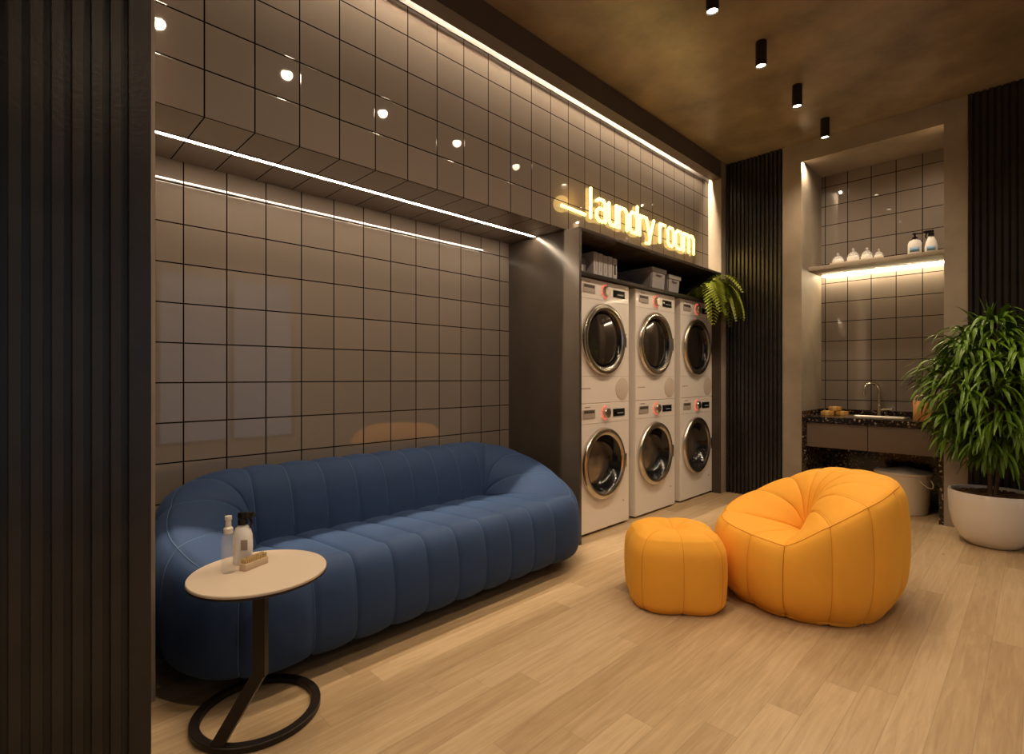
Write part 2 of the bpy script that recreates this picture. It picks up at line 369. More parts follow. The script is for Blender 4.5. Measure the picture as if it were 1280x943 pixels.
# ------------------------------------------------------------------ washing machines and dryers
# local frame: x=0 front plane (towards the room is +x), y 0..0.595, z up
MW = .595
def hole_front(bm, w, h, cy, cz, r, n=64, bev=.0):
    ring = [bm.verts.new((0, cy+r*math.cos(2*PI*k/n), cz+r*math.sin(2*PI*k/n))) for k in range(n)]
    sq = []
    for k in range(n):
        c, s = math.cos(2*PI*k/n), math.sin(2*PI*k/n); m_ = max(abs(c), abs(s)); c, s = c/m_, s/m_
        y = cy+c*(w-cy if c > 0 else cy); z = cz+s*(h-cz if s > 0 else cz)
        sq.append(bm.verts.new((0, y, z)))
    for k in range(n):
        bm.faces.new((ring[k], ring[(k+1) % n], sq[(k+1) % n], sq[k]))
    return ring, sq
def appliance(kind, h, cz, loc, label, group):
    name = 'washing_machine' if kind == 'w' else 'tumble_dryer'
    t = thing(name, label, 'washing machine' if kind == 'w' else 'dryer', loc, 0, group)
    R = .205; cy = .272
    bm = bmesh.new()
    ring, sq = hole_front(bm, MW, h, cy, cz, R)
    n = len(sq); dep = -.535
    back = [bm.verts.new((dep, v.co.y, v.co.z)) for v in sq]
    # side walls with a small softened front edge
    edge = [bm.verts.new((-.006, v.co.y, v.co.z)) for v in sq]
    for v in sq:
        v.co.y = min(max(v.co.y, .004), MW-.004); v.co.z = min(max(v.co.z, .004), h-.004)
    for k in range(n):
        k2 = (k+1) % n
        bm.faces.new((sq[k], sq[k2], edge[k2], edge[k])); bm.faces.new((edge[k], edge[k2], back[k2], back[k]))
    bm.faces.new(back)
    inner = [bm.verts.new((-.10, v.co.y, v.co.z)) for v in ring]
    for k in range(n): bm.faces.new((ring[k], inner[k], inner[(k+1) % n], ring[(k+1) % n]))
    bm.faces.new(inner)
    obj('body', bm, M_white, t, True, 30)
    # door: steel ring, dark bowl, glass
    bm = bmesh.new()
    lathe(bm, [(.196, -.002), (.243, -.002), (.246, .006), (.244, .018), (.238, .027), (.222, .033), (.208, .030), (.197, .022), (.196, .005), (.196, -.002)], 72, (0, cy, cz), 'x')
    d = obj('door_ring', bm, M_ring, t)
    bm = bmesh.new()
    if kind == 'w':
        lathe(bm, [(.1965, .020), (.188, .010), (.176, -.030), (.160, -.058), (.150, -.066), (0, -.066)], 72, (0, cy, cz), 'x')
        obj('door_seal', bm, M_black, t)
        bm = bmesh.new()
        lathe(bm, [(.149, -.0655), (.146, -.058), (.10, -.047), (0, -.040)], 64, (0, cy, cz), 'x')
        obj('door_glass', bm, mat('smoked_glass', (.30, .25, .20), .20, metal=.75), t)
    else:
        lathe(bm, [(.1965, .020), (.186, .008), (.180, -.012), (0, -.020)], 72, (0, cy, cz), 'x')
        obj('door_seal', bm, M_black, t)
        bm = bmesh.new()
        lathe(bm, [(.179, -.011), (.174, .004), (.12, .013), (0, .018)], 64, (0, cy, cz), 'x')
        obj('door_glass', bm, mat('dark_mirror_glass', (.055, .045, .038), .06, metal=.6, coat=.6), t)
    # handle recess on the ring
    obj('door_handle', bx(bmesh.new(), .020, .040, cy+.214, cy+.236, cz-.05, cz+.05, .006), M_steel, t)
    # control strip
    zt = h-.060
    dr = obj('detergent_drawer', bx(bmesh.new(), -.001, .004, .045, .180, zt-.038, zt+.020, .002), M_whiteg, t)
    obj('grip', bx(bmesh.new(), .003, .0055, .055, .170, zt-.004, zt+.016, .001), mat('drawer_shadow_grip', (.075, .062, .052), .5), dr)
    bm = bmesh.new(); lathe(bm, [(.036, 0), (.035, .018), (.031, .024), (0, .024)], 40, (0, .305, zt-.008), 'x')
    dl = obj('dial', bm, M_steel, t)
    bm = bmesh.new(); lathe(bm, [(.020, .0245), (.034, .0246)], 40, (0, .305, zt-.008), 'x')
    red = emit('red_dial_light', (1, .16, .10), .8)
    bm2 = bmesh.new()
    for k in range(7):
        a = PI*.5+PI*k/6; bx(bm2, .0, .003, .305+.050*math.cos(a)-.006, .305+.050*math.cos(a)+.006, zt-.008+.044*math.sin(a)-.006, zt-.008+.044*math.sin(a)+.006)
    bm.free()
    obj('indicator_lights', bm2, red, t)
    ds = obj('display', bx(bmesh.new(), -.001, .004, .392, .535, zt-.038, zt+.014, .001), M_black, t)
    obj('digits', bx(bmesh.new(), .0038, .0048, .44, .515, zt-.020, zt-.014), emit('display_digits', (.16, .16, .15), .5), ds)
    bm = bmesh.new()
    for k in range(5): bx(bm, -.0005, .0012, .070+k*.012, .078+k*.012, zt+.033, zt+.040)
    obj('badge', bm, mat('grey_badge', (.30, .22, .20), .5), t)
    # seams in the enamel
    for zj in ((h-.135, .182) if kind == 'd' else (h-.135,)):
        obj('panel_joint', bx(bmesh.new(), -.0005, .0010, .004, MW-.004, zj, zj+.0015), mat('joint_shadow', (.36, .30, .25), .6), t)
    if kind == 'd':
        bm = bmesh.new(); lathe(bm, [(.080, 0), (.080, .0025), (.072, .004), (0, .003)], 48, (0, .505, .095), 'x')
        obj('vent_cover', bm, mat('vent_plastic', (.60, .52, .45), .5), t)
        bm = bmesh.new()
        for k in range(8): bx(bm, -.0005, .0012, .030+k*.013, .039+k*.013, .098, .104)
        obj('model_badge', bm, mat('grey_badge', (.30, .22, .20), .5), t)
    else:
        obj('filter_mark', bx(bmesh.new(), -.0005, .0012, .515, .530, .150, .158), mat('grey_badge', (.3, .22, .2), .5), t)
        bm = bmesh.new()
        for y in (.04, .555):
            for x in (-.05, -.49): lathe(bm, [(.018, -.014), (.018, .0)], 12, (x, y, 0))
        for y in (.04, .555):
            for x in (-.05, -.49):
                b2 = bmesh.new(); lathe(b2, [(0, -.0145), (.018, -.0145), (.018, .001), (0, .001)], 12, (x, y, 0)); obj('foot', b2, M_black, t)
        bm.free()
    return t
ys = (2.700, 3.385, 4.077)
wl = ['white front-loading washer in the lower row, beside the blue sofa', 'white front-loading washer in the middle of the lower row', 'white front-loading washer in the lower row, nearest the slatted back wall']
dl = ['white tumble dryer in the upper row, beside the dark cabinet side panel', 'white tumble dryer in the middle of the upper row', 'white tumble dryer in the upper row, next to the hanging fern']
w0 = appliance('w', .864, .450, (-2.110, ys[0], .015), wl[0], 'washing machines in the lower row')
d0 = appliance('d', .838, .437, (-2.110, ys[0], .880), dl[0], 'tumble dryers in the upper row')
for i in (1, 2):
    for src, lb, z in ((w0, wl, .015), (d0, dl, .880)):
        c = copy_tree(src); c.location = (-2.110, ys[i], z); c['label'] = lb[i]

# ------------------------------------------------------------------ neon sign
t = thing('neon_sign', 'glowing yellow neon sign reading _laundry room on the tiled bulkhead', 'sign', (XB, 2.55, 2.137))
NEON = emit('neon_glow', (1.0, .76, .22), NEON_S)
xh, asc = .148, .205
G = {'l': [[(.5, .02), (.5, 1.33)]],
     'a': [[(.05, .90), (.28, 1), (.72, 1), (1, .84), (1, .02)], [(1, .58), (.3, .58), (0, .42), (0, .16), (.28, 0), (.7, 0), (1, .14)]],
     'u': [[(0, 1), (0, .2), (.28, 0), (.7, 0), (1, .2)], [(1, 1), (1, .0)]],
     'n': [[(0, 0), (0, 1)], [(0, .8), (.3, 1), (.72, 1), (1, .8), (1, 0)]],
     'd': [[(1, 1.38), (1, 0)], [(1, .2), (.72, 0), (.28, 0), (0, .2), (0, .8), (.28, 1), (.72, 1), (1, .8)]],
     'r': [[(0, 0), (0, 1)], [(0, .76), (.35, 1), (1, 1)]],
     'y': [[(0, 1), (.5, .06)], [(1, 1), (.5, .06), (.38, -.28), (.0, -.30)]],
     'o': [[(.28, 0), (0, .2), (0, .8), (.28, 1), (.72, 1), (1, .8), (1, .2), (.72, 0), (.28, 0)]],
     'm': [[(0, 0), (0, 1)], [(0, .84), (.14, 1), (.36, 1), (.5, .84), (.5, 0)], [(.5, .84), (.64, 1), (.86, 1), (1, .84), (1, 0)]]}
spans = [('l', 2.845, 2.885), ('a', 2.932, 3.034), ('u', 3.078, 3.168), ('n', 3.203, 3.308), ('d', 3.345, 3.445), ('r', 3.482, 3.548), ('y', 3.575, 3.686),
         ('r', 3.782, 3.862), ('o', 3.908, 4.006), ('o', 4.040, 4.150), ('m', 4.176, 4.360)]
for g, a, b in spans:
    bm = bmesh.new()
    for st in G[g]:
        P = [(.016, a-2.55+(b-a)*u, xh*v) for u, v in st]
        tube(bm, P, .0115, 10)
        for p in P: sph(bm, p, .0115, 10)
    L = obj('letter_'+g, bm, NEON, t)
    px_ = a-2.55+(b-a)*.5 if g == 'l' else b-2.55 if g in 'aund' else a-2.55
    bm = bx(bmesh.new(), 0, .012, px_-.002, px_+.002, .05, .054)
    obj('bracket', bm, M_bmetal, L)
bm = bmesh.new(); tube(bm, [(.016, .012, .012), (.016, .250, .006)], .0105, 10); sph(bm, (.016, .012, .012), .0105, 10); sph(bm, (.016, .250, .006), .0105, 10)
L = obj('underscore', bm, NEON, t)
bm = bmesh.new()
bx(bm, 0, .012, .128, .132, .006, .010)
obj('bracket', bm, M_bmetal, L)
for y in (.12, .45, .78, 1.0, 1.3, 1.6, 1.78):
    ld = bpy.data.lights.new('tube_light', 'POINT'); ld.energy = .65; ld.color = (1, .60, .17); ld.shadow_soft_size = .06; ld.specular_factor = 0
    lo = bpy.data.objects.new('tube_light', ld); C.objects.link(lo); lo.parent = t; lo.location = (.075, y, .07)

# ------------------------------------------------------------------ upholstery
def cr(pts, n):
    """Catmull-Rom samples through pts, n per span"""
    out = []
    P = [pts[0]]+list(pts)+[pts[-1]]
    for i in range(1, len(P)-2):
        for j in range(n):
            t_ = j/n
            out.append(tuple(.5*((2*P[i][d])+(-P[i-1][d]+P[i+1][d])*t_+(2*P[i-1][d]-5*P[i][d]+4*P[i+1][d]-P[i+2][d])*t_*t_+(-P[i-1][d]+3*P[i][d]-3*P[i+1][d]+P[i+2][d])*t_**3) for d in range(len(P[0]))))
    out.append(tuple(pts[-1]))
    return out
def cushion(name, knots, profile, m, mp, parent, D=.014, sub=10, closed=False, crest=True, pr=.0022):
    """knots: dicts with bx,by,a,R,z ... ; profile(k)->(inner pts, outer pts) in (r,z)"""
    keys = sorted(knots[0].keys()); cols = []; isseam = []
    K = [tuple(k[q] for q in keys) for k in knots]
    n = len(K)-1
    # smooth interpolation of every parameter over the knots, but bases and angles stay linear
    def par(i, u):
        a, b = K[i], K[i+1]
        p0 = K[i-1] if i > 0 else (K[n-1] if closed else a); p3 = K[i+2] if i+2 <= n else (K[1] if closed else b)
        d = {}
        for j, q in enumerate(keys):
            if q in ('a', 'bx', 'by'): d[q] = a[j]+(b[j]-a[j])*u
            else:
                d[q] = .5*((2*a[j])+(-p0[j]+b[j])*u+(2*p0[j]-5*a[j]+4*b[j]-p3[j])*u*u+(-p0[j]+3*a[j]-3*b[j]+p3[j])*u**3)
        return d
    rows = []
    for i in range(n):
        for j in range(sub+(1 if i == n-1 else 0)):
            u = .5-.5*math.cos(PI*j/sub); u = .5*u+.5*(j/sub)
            rows.append((par(i, u), u, i))
    cols = []
    for d, u, i in rows:
        inn, out = profile(d)
        A = cr(inn, 6); B = cr(out, 6)
        if d.get('sm', 0) > .5:
            full = cr(list(inn)+list(out[1:]), 6); A = full[:len(A)]; B = full[len(A)-1:]
        ca, sa = math.cos(d['a']), math.sin(d['a'])
        cols.append(([Vector((d['bx']+r*ca, d['by']+r*sa, z)) for r, z in A+B[1:]], len(A)-1, u))
    nr = len(cols[0][0]); nc = len(cols)
    # widths of channel at each row for limiting depth
    P = [c[0] for c in cols]
    def at(i, j):
        if closed: i %= (nc-1)
        else: i = min(max(i, 0), nc-1)
        return P[i][min(max(j, 0), nr-1)]
    seamcols = [i*sub for i in range(n+1)]
    Q = []
    for i in range(nc):
        col = []
        ch = min(rows[i][2], n-1); s0, s1 = seamcols[ch], min(seamcols[ch+1], nc-1)
        for j in range(nr):
            wdt = (at(s0, j)-at(s1, j)).length
            dd = min(D, wdt*.2)
            tu = at(i+1, j)-at(i-1, j); tv = at(i, j+1)-at(i, j-1)
            nn = tu.cross(tv)
            if nn.length < 1e-9: nn = Vector((0, 0, 1))
            nn.normalize()
            u = cols[i][2]
            h = (max(0, math.sin(PI*u)))**.38
            cj = cols[i][1]
            e = 1.
            if crest and rows[i][0].get('sm', 0) < .5: e = 1-.7*math.exp(-((j-cj)/1.5)**2)
            col.append(at(i, j)+nn*(dd*h*e*SGN))
        Q.append(col)
    bm = bmesh.new()
    V = [[bm.verts.new(p) for p in col] for col in Q]
    if closed:
        for j in range(nr): pass
    for i in range(nc-1):
        for j in range(nr-1):
            try: bm.faces.new((V[i][j], V[i+1][j], V[i+1][j+1], V[i][j+1]))
            except Exception: pass
    bmesh.ops.remove_doubles(bm, verts=bm.verts, dist=.0004)
    bmesh.ops.dissolve_degenerate(bm, dist=.0003, edges=bm.edges)
    body = obj(name, bm, m, parent, True, 75)
    bm = bmesh.new()
    for i in (seamcols[:-1] if closed else seamcols):
        pts = [Q[min(i, nc-1)][j] for j in range(3, nr-4)]
        keep = [pts[0]]
        for p in pts[1:]:
            if (p-keep[-1]).length > .004: keep.append(p)
        tube(bm, keep, pr, 6)
    if crest:
        run = []
        for i in range(nc+1):
            if i < nc and rows[i][0].get('sm', 0) < .5:
                p = Q[i][cols[i][1]]
                if not run or (p-run[-1]).length > .003: run.append(p)
            else:
                if len(run) > 2: tube(bm, run, pr, 6)
                run = []
    obj('piping', bm, mp, body)
    return body

def seat_in(R, z, z0): return [(0, z0), (.15*R, z0+.40*(z-z0)+.004), (.38*R, z0+.85*(z-z0)+.008), (.66*R, z+.011), (.87*R, z+.010), (R, z)]
def back_in(R, z, z0):
    dz = z-z0; return [(0, z0), (.10*R, z0+.44*dz), (.27*R, z0+.80*dz), (.56*R, z0+1.0*dz+.002), (.86*R, z+.008), (R, z)]
def body_prof(d):
    R, z, z0, zb = d['R'], d['z'], d['z0'], d['zb']; w = min(1, max(0, d.get('s', 0)))**.35
    A, B = seat_in(R, z, z0), back_in(R, z, z0)
    if d.get('lin', 0) > .5: A = [(q*R, z0+(z-z0)*q+.010*math.sin(PI*q)) for q in (0, .15, .38, .66, .87, 1)]
    inn = [(p[0]*(1-w)+q[0]*w, p[1]*(1-w)+q[1]*w) for p, q in zip(A, B)]
    return (inn, [(R, z), (R+d['o']*.72, z-.055-.06*(z-z0)), (R+d['o'], z*.53), (R+d['o']*.62, z*.24), (R-d['rb']*.55, zb+.012), (R-d['rb'], zb), (.3*R, zb)])
seat_prof = back_prof = body_prof
def rad(x): return math.radians(x)

# sofa ---------------------------------------------------------------
sofa = thing('sofa', 'long blue velvet channel-tufted sofa against the tiled wall', 'sofa', (-2.2, 1.43, 0))
SX, SY = -2.2, 1.43
bxx = -2.335-SX; y1, y2 = .79-SY, 2.07-SY
def kn(by, a, R, z, o, rb, s=0., sm=0., z0=.345, zb=.062): return dict(bx=bxx, by=by, a=rad(a), R=R, z=z, o=o, rb=rb, z0=z0, zb=zb, s=s, sm=sm, lin=1.)
seatk = [kn(y1, -24, .535, .385, .05, .10, 0, 1)]
for k in range(9): seatk.append(kn(y1+(y2-y1)*k/8, 0, .505, .385, .06, .12, 0, 1))
seatk.append(kn(y2, 24, .535, .385, .05, .10, 0, 1))
cushion('seat', seatk, seat_prof, M_navy, M_navyp, sofa, .015)
bk = [kn(y2, 24, .535, .387, .05, .10, 0), kn(y2, 54, .425, .470, .075, .07, .8), kn(y2, 90, .335, .560, .095, .06, 1), kn(y2, 133, .275, .615, .085, .05, 1)]
for k in range(9): bk.append(kn(y2+(y1-y2)*k/8, 180, .215, .632, .085, .04, 1, 1))
bk += [kn(y1, 227, .275, .615, .085, .05, 1), kn(y1, 270, .312, .560, .074, .06, 1), kn(y1, 306, .425, .470, .075, .07, .8), kn(y1, 336, .535, .387, .05, .10, 0)]
cushion('backrest', bk, back_prof, M_navy, M_navyp, sofa, .011)
for x, y in ((-2.47, .72), (-2.47, 2.13), (-1.97, .72), (-1.97, 2.13)):
    bm = bmesh.new(); lathe(bm, [(0, 0), (.022, 0), (.026, .085), (0, .085)], 16, (x-SX, y-SY, 0)); obj('leg', bm, M_black, sofa)

# armchair -----------------------------------------------------------
CX, CY = -.79, 2.86
ch = thing('armchair', 'round orange pumpkin-shaped armchair with radiating seams', 'armchair', (CX, CY, 0))
Cc = Vector((-.05, .10, 0))
rim = [(190, .40, .340), (229, .42, .345), (251, .42, .335), (272, .43, .325)]
rim2 = [(272, .43, .325), (295, .415, .430), (318, .385, .510), (350, .345, .555), (22, .355, .560), (52, .39, .560), (76, .42, .555), (97, .43, .540), (120, .43, .480), (146, .42, .410), (190, .40, .340)]
def chair_knots(tab, z0=.262):
    out = []; prev = None
    for a, r, z in tab:
        p = Vector((r*math.cos(rad(a)), r*math.sin(rad(a)), 0))-Cc
        aa = math.atan2(p.y, p.x)
        while prev is not None and aa < prev-1e-6: aa += 2*PI
        prev = aa
        out.append(dict(bx=Cc.x, by=Cc.y, a=aa, R=p.length, z=z, o=.036, rb=.055, z0=z0, zb=.012, s=0. if abs(z-.335) < .016 else 1., lin=1.))
    return out
cushion('seat', chair_knots(rim), seat_prof, M_orange, M_orangep, ch, .012, 12, pr=.0017)
cushion('backrest', chair_knots(rim2), back_prof, M_orange, M_orangep, ch, .010, 12, pr=.0017)

# ottoman ------------------------------------------------------------
ot = thing('ottoman', 'small orange tufted ottoman in front of the orange armchair', 'ottoman', (-1.234, 2.314, 0))
ok = []
for k in range(9):
    a = rad(40+45*k); b_ = a+rad(50); q = (abs(math.cos(b_))**4+abs(math.sin(b_))**4)**(-1/4)
    ok.append(dict(bx=0, by=0, a=a, R=.178*q, z=.342))
def ott(d):
    R, z = d['R'], d['z']
    return ([(0, z-.030), (.16*R, z-.014), (.45*R, z), (.80*R, z-.003), (R, z-.022)],
            [(R, z-.022), (R+.030, z-.075), (R+.038, z*.5), (R+.032, z*.15), (R+.018, .018), (R-.01, .004), (.3*R, .004)])
cushion('cushion', ok, ott, M_orange, M_orangep, ot, .007, 12, closed=True, crest=False, pr=.0015)
bm = bmesh.new(); sph(bm, (0, 0, .316), .010, 16, sz=.5); obj('button', bm, M_orange, ot)

# ------------------------------------------------------------------ side table and the things on it
TX, TY, TZ = -1.558, .534, .510
t = thing('side_table', 'round side table with pale top and black ring base', 'table', (TX, TY, 0))
bm = bmesh.new(); lathe(bm, [(0, .500), (.178, .500), (.1795, .503), (.1795, .508), (.178, TZ), (0, TZ)], 96)
obj('tabletop', bm, mat('cream_laminate', (.62, .52, .42), .45), t)
bm = bmesh.new(); lathe(bm, [(0, .490), (.165, .490), (.180, .497), (.1800, .5025), (0, .5025)], 96)
obj('tabletop_rim', bm, M_bmetal, t)
rc = Vector((-1.730-TX, .588-TY, 0)); fx = Vector((-1.655-TX, .480-TY, .012))
foot_dir = (fx-rc); foot_dir.z = 0; foot = rc+foot_dir.normalized()*.172; foot.z = .018
bm = bmesh.new()
top = Vector((-.002, .004, .492)); bend = Vector((-.002, .004, .215))
# square bar with a kink
def bar(bm, a, b, w1, w2, side):
    d = (b-a).normalized(); s = (side-d*side.dot(d)).normalized(); f = d.cross(s)
    vs = [[bm.verts.new(p+s*w1*i+f*w2*j) for i, j in ((-1, -1), (1, -1), (1, 1), (-1, 1))] for p in (a, b)]
    for k in range(4): bm.faces.new((vs[0][k], vs[0][(k+1) % 4], vs[1][(k+1) % 4], vs[1][k]))
    bm.faces.new(vs[0]); bm.faces.new(vs[1])
sd = Vector((.7, .7, 0))
bar(bm, top, bend+Vector((0, 0, -.006)), .017, .012, sd); bar(bm, bend+Vector((0, 0, .004)), foot, .017, .012, sd)
obj('stem', bm, M_bmetal, t)
bm = bmesh.new()
lathe(bm, [(.160, .001), (.184, .001), (.186, .003), (.186, .018), (.184, .020), (.160, .020), (.158, .018), (.158, .003), (.160, .001)], 96, rc)
obj('base_ring', bm, M_bmetal, t)

def ray(px, py, z):
    d = 652.5*(z-H)/(471.2-py); F = Vector((-math.sin(.7899), math.cos(.7899))); R = Vector((math.cos(.7899), math.sin(.7899)))
    p = F*d+R*d*(px-640)/652.5
    return p.x, p.y, z
x, y, z = ray(285.5, 715.5, TZ)
t = thing('spray_bottle', 'slim clear spray bottle standing at the edge of the side table', 'bottle', (x, y, z))
bm = bmesh.new(); lathe(bm, [(0, 0), (.016, 0), (.0185, .003), (.0185, .095), (.014, .108), (.0095, .112), (0, .112)], 32)
obj('bottle_body', bm, mat('thin_clear_plastic', (.80, .78, .74), .02, spec=1., alpha=.16), t)
bm = bmesh.new(); lathe(bm, [(0, .004), (.0155, .004), (.0155, .075), (0, .075)], 24); obj('liquid', bm, mat('pale_liquid', (.85, .82, .76), .05, alpha=.09), t)
bm = bmesh.new(); lathe(bm, [(0, .110), (.012, .110), (.012, .124), (.008, .128), (.007, .146), (.009, .148), (.009, .158), (0, .160)], 24); bx(bm, -.004, .012, -.004, .004, .149, .155)
obj('pump', bm, mat('milky_plastic', (.66, .62, .56), .3), t)
x, y, z = ray(303.5, 704.5, TZ)
t = thing('spray_bottle', 'white detergent bottle with black trigger on the side table', 'bottle', (x, y, z), .8)
bm = bmesh.new(); lathe(bm, [(0, 0), (.021, 0), (.0235, .004), (.0245, .05), (.0235, .085), (.018, .104), (.011, .113), (.011, .118), (0, .118)], 32, sx=1.15, sy=.85)
obj('bottle_body', bm, M_wplast, t)
def label_patch(t, prof, a0, half, sy, m):
    bm = bmesh.new(); n = 12; V = []
    for r, z in prof: V.append([bm.verts.new((r*math.cos(a0-half+2*half*k/n), r*sy*math.sin(a0-half+2*half*k/n), z)) for k in range(n+1)])
    for A, B in zip(V, V[1:]):
        for k in range(n): bm.faces.new((A[k], A[k+1], B[k+1], B[k]))
    o = obj('label_print', bm, m, t); md = o.modifiers.new('thickness', 'SOLIDIFY'); md.thickness = .0006
    return o
def trigger(t, z, s=1.):
    bm = bmesh.new(); lathe(bm, [(0, z-.002), (.014*s, z-.002), (.014*s, z+.014*s), (.009*s, z+.018*s), (0, z+.018*s)], 20)
    bx(bm, -.012*s, .030*s, -.008*s, .008*s, z+.016*s, z+.034*s, .003*s)
    bx(bm, .028*s, .038*s, -.005*s, .005*s, z+.021*s, z+.031*s)
    tube(bm, [(.020*s, 0, z+.018*s), (.026*s, 0, z+.004*s), (.022*s, 0, z-.012*s)], .0035*s, 8)
    return obj('trigger', bm, M_black, t)
trigger(t, .117)
obj('label_print', bx(bmesh.new(), .005, .024, -.0215, -.0205, .045, .075), mat('label_ink', (.35, .30, .25), .6), t)
x, y, z = ray(317.5, 708.5, TZ)
t = thing('nail_brush', 'small pale wooden brush with bristles on the side table', 'brush', (x, y, z), 1.98)
obj('brush_back', bx(bmesh.new(), -.040, .040, -.013, .013, 0, .020, .003), mat('pale_wood', (.55, .43, .30), .55), t)
bm = bmesh.new()
for i in range(12):
    for j in range(4):
        bx(bm, -.0365+i*.0063, -.0325+i*.0063, -.010+j*.0056, -.0068+j*.0056, .019, .031+.001*((i+j) % 2))
obj('bristles', bm, mat('bristle', (.50, .36, .17), .8), t)

# ------------------------------------------------------------------ things on the cabinet shelf
SZ = 1.745
for k in range(5):
    hgt = (.178, .176, .170, .174, .168)[k]; y0 = 2.925+k*.058
    t = thing('book', 'white book, ' + ('leftmost', 'second from the left', 'middle one', 'second from the right', 'rightmost, with the dark spine mark')[k] + ' of the five above the washers', 'book', (-2.16, y0, SZ), 0, 'white books above the washing machines')
    bm = bmesh.new(); bx(bm, .0, .004, .002, .052, 0, hgt, .001); bx(bm, -.14, .004, .001, .0045, 0, hgt); bx(bm, -.14, .004, .0495, .053, 0, hgt)
    obj('cover', bm, mat('book_cover', (.52, .48, .47), .5), t)
    obj('pages', bx(bmesh.new(), -.136, -.001, .0046, .0494, .003, hgt-.004), mat('book_pages', (.60, .55, .48), .8), t)
    if k == 4: obj('spine_mark', bx(bmesh.new(), .0035, .0046, .020, .036, .05, .125), M_black, t)
    else: obj('spine_mark', bx(bmesh.new(), .0035, .0046, .024, .031, .05, .115), mat('spine_ink', (.30, .27, .27), .6), t)
t = thing('binder', 'grey jar beside the white books at the left end of the shelf', 'jar', (-2.17, 2.705, SZ))
bm = bmesh.new(); lathe(bm, [(0, 0), (.040, 0), (.043, .004), (.043, .085), (.036, .098), (0, .098)], 32); obj('jar_body', bm, mat('white_jar', (.50, .46, .42), .35), t)
bm = bmesh.new(); lathe(bm, [(0, .098), (.038, .098), (.038, .118), (0, .120)], 32); obj('lid', bm, mat('grey_lid', (.14, .13, .12), .4), t)
t.name = 'storage_jar'
t = thing('magazine_file', 'grey file box leaning between the jar and the white books', 'file box', (-2.19, 2.785, SZ))
obj('file_body', bx(bmesh.new(), -.18, 0, 0, .100, 0, .125, .003), mat('file_grey', (.17, .16, .155), .5), t)
obj('file_label', bx(bmesh.new(), -.0005, .0012, .03, .07, .04, .08), mat('book_cover', (.52, .48, .47), .5), t)
M_box = mat('grey_storage_plastic', (.36, .34, .34), .45)
for k, (y0, y1_, h) in enumerate(((3.655, 3.870, .172), (3.915, 4.110, .150))):
    t = thing('storage_box', ('larger pale grey lidded storage box on the cabinet shelf', 'smaller pale grey lidded storage box nearer the fern')[k], 'box', (-2.13, y0, SZ), 0, 'storage boxes on the cabinet shelf')
    w = y1_-y0
    bm = bmesh.new()
    vs = []
    for z, i in ((0, .010), (h, 0)):
        vs.append([bm.verts.new(p) for p in ((-.36+i, i, z), (-i, i, z), (-i, w-i, z), (-.36+i, w-i, z))])
    for q in range(4): bm.faces.new((vs[0][q], vs[0][(q+1) % 4], vs[1][(q+1) % 4], vs[1][q]))
    bm.faces.new(vs[0]); bm.faces.new(vs[1])
    bmesh.ops.bevel(bm, geom=[e for e in bm.edges], offset=.008, segments=3, affect='EDGES')
    obj('box_body', bm, M_box, t)
    obj('lid', bx(bmesh.new(), -.366, .006, -.006, w+.006, h-.028, h+.006, .006), M_box, t)
    obj('handle', bx(bmesh.new(), .001, .010, w*.3, w*.7, h-.050, h-.036, .003), M_box, t)

def leaf(bm, base, dir_, up, length, width, droop, seg=6, mi=0, fold=.15, sh=None):
    """curved lance-shaped leaf that bends under its weight"""
    p = Vector(base); d = Vector(dir_).normalized(); prev = None
    for i in range(seg+1):
        t_ = i/seg
        w = width*(math.sin(PI*min(1, t_*.86+.10))**.9)*(1 if i < seg else .05)
        s = d.cross(up)
        if s.length < 1e-4: s = Vector((1, 0, 0))
        s.normalize(); nrm = s.cross(d).normalized()
        pts = [p-s*w*.5+nrm*w*fold, p, p+s*w*.5+nrm*w*fold]
        if sh: pts = [sh(q) for q in pts]
        cur = [bm.verts.new(q) for q in pts]
        if prev:
            for k in (0, 1):
                f = bm.faces.new((prev[k], prev[k+1], cur[k+1], cur[k])); f.material_index = mi
        prev = cur
        p = p+d*(length/seg)
        d = (d+Vector((0, 0, -droop/seg))).normalized()
# fern ---------------------------------------------------------------
FX, FY = -2.130, 4.53
t = thing('potted_fern', 'yellow-green fern trailing from the right end of the cabinet shelf', 'plant', (FX, FY, SZ))
bm = bmesh.new(); lathe(bm, [(0, 0), (.045, 0), (.050, .004), (.062, .10), (.064, .105), (.058, .105), (.054, .09), (0, .09)], 32)
obj('plant_pot', bm, M_dark, t)
bm = bmesh.new(); rnd = random.Random(3)
def fsh(q):
    q = q.copy(); wx, wy, wz = q.x+FX, q.y+FY, q.z+SZ
    if wx < -2.07: q.z = max(q.z, .006)
    if wz > 1.965 and wx < XF+.02: q.z = 1.965-SZ
    if wx < XF+.03: q.y = min(q.y, 4.655-FY)
    q.x = max(q.x, -2.62-FX)
    if wy > 4.655 and wx < XF+.03: q.x = max(q.x, XF+.03-FX)
    q.y = min(q.y, YB-.06-FY)
    return q
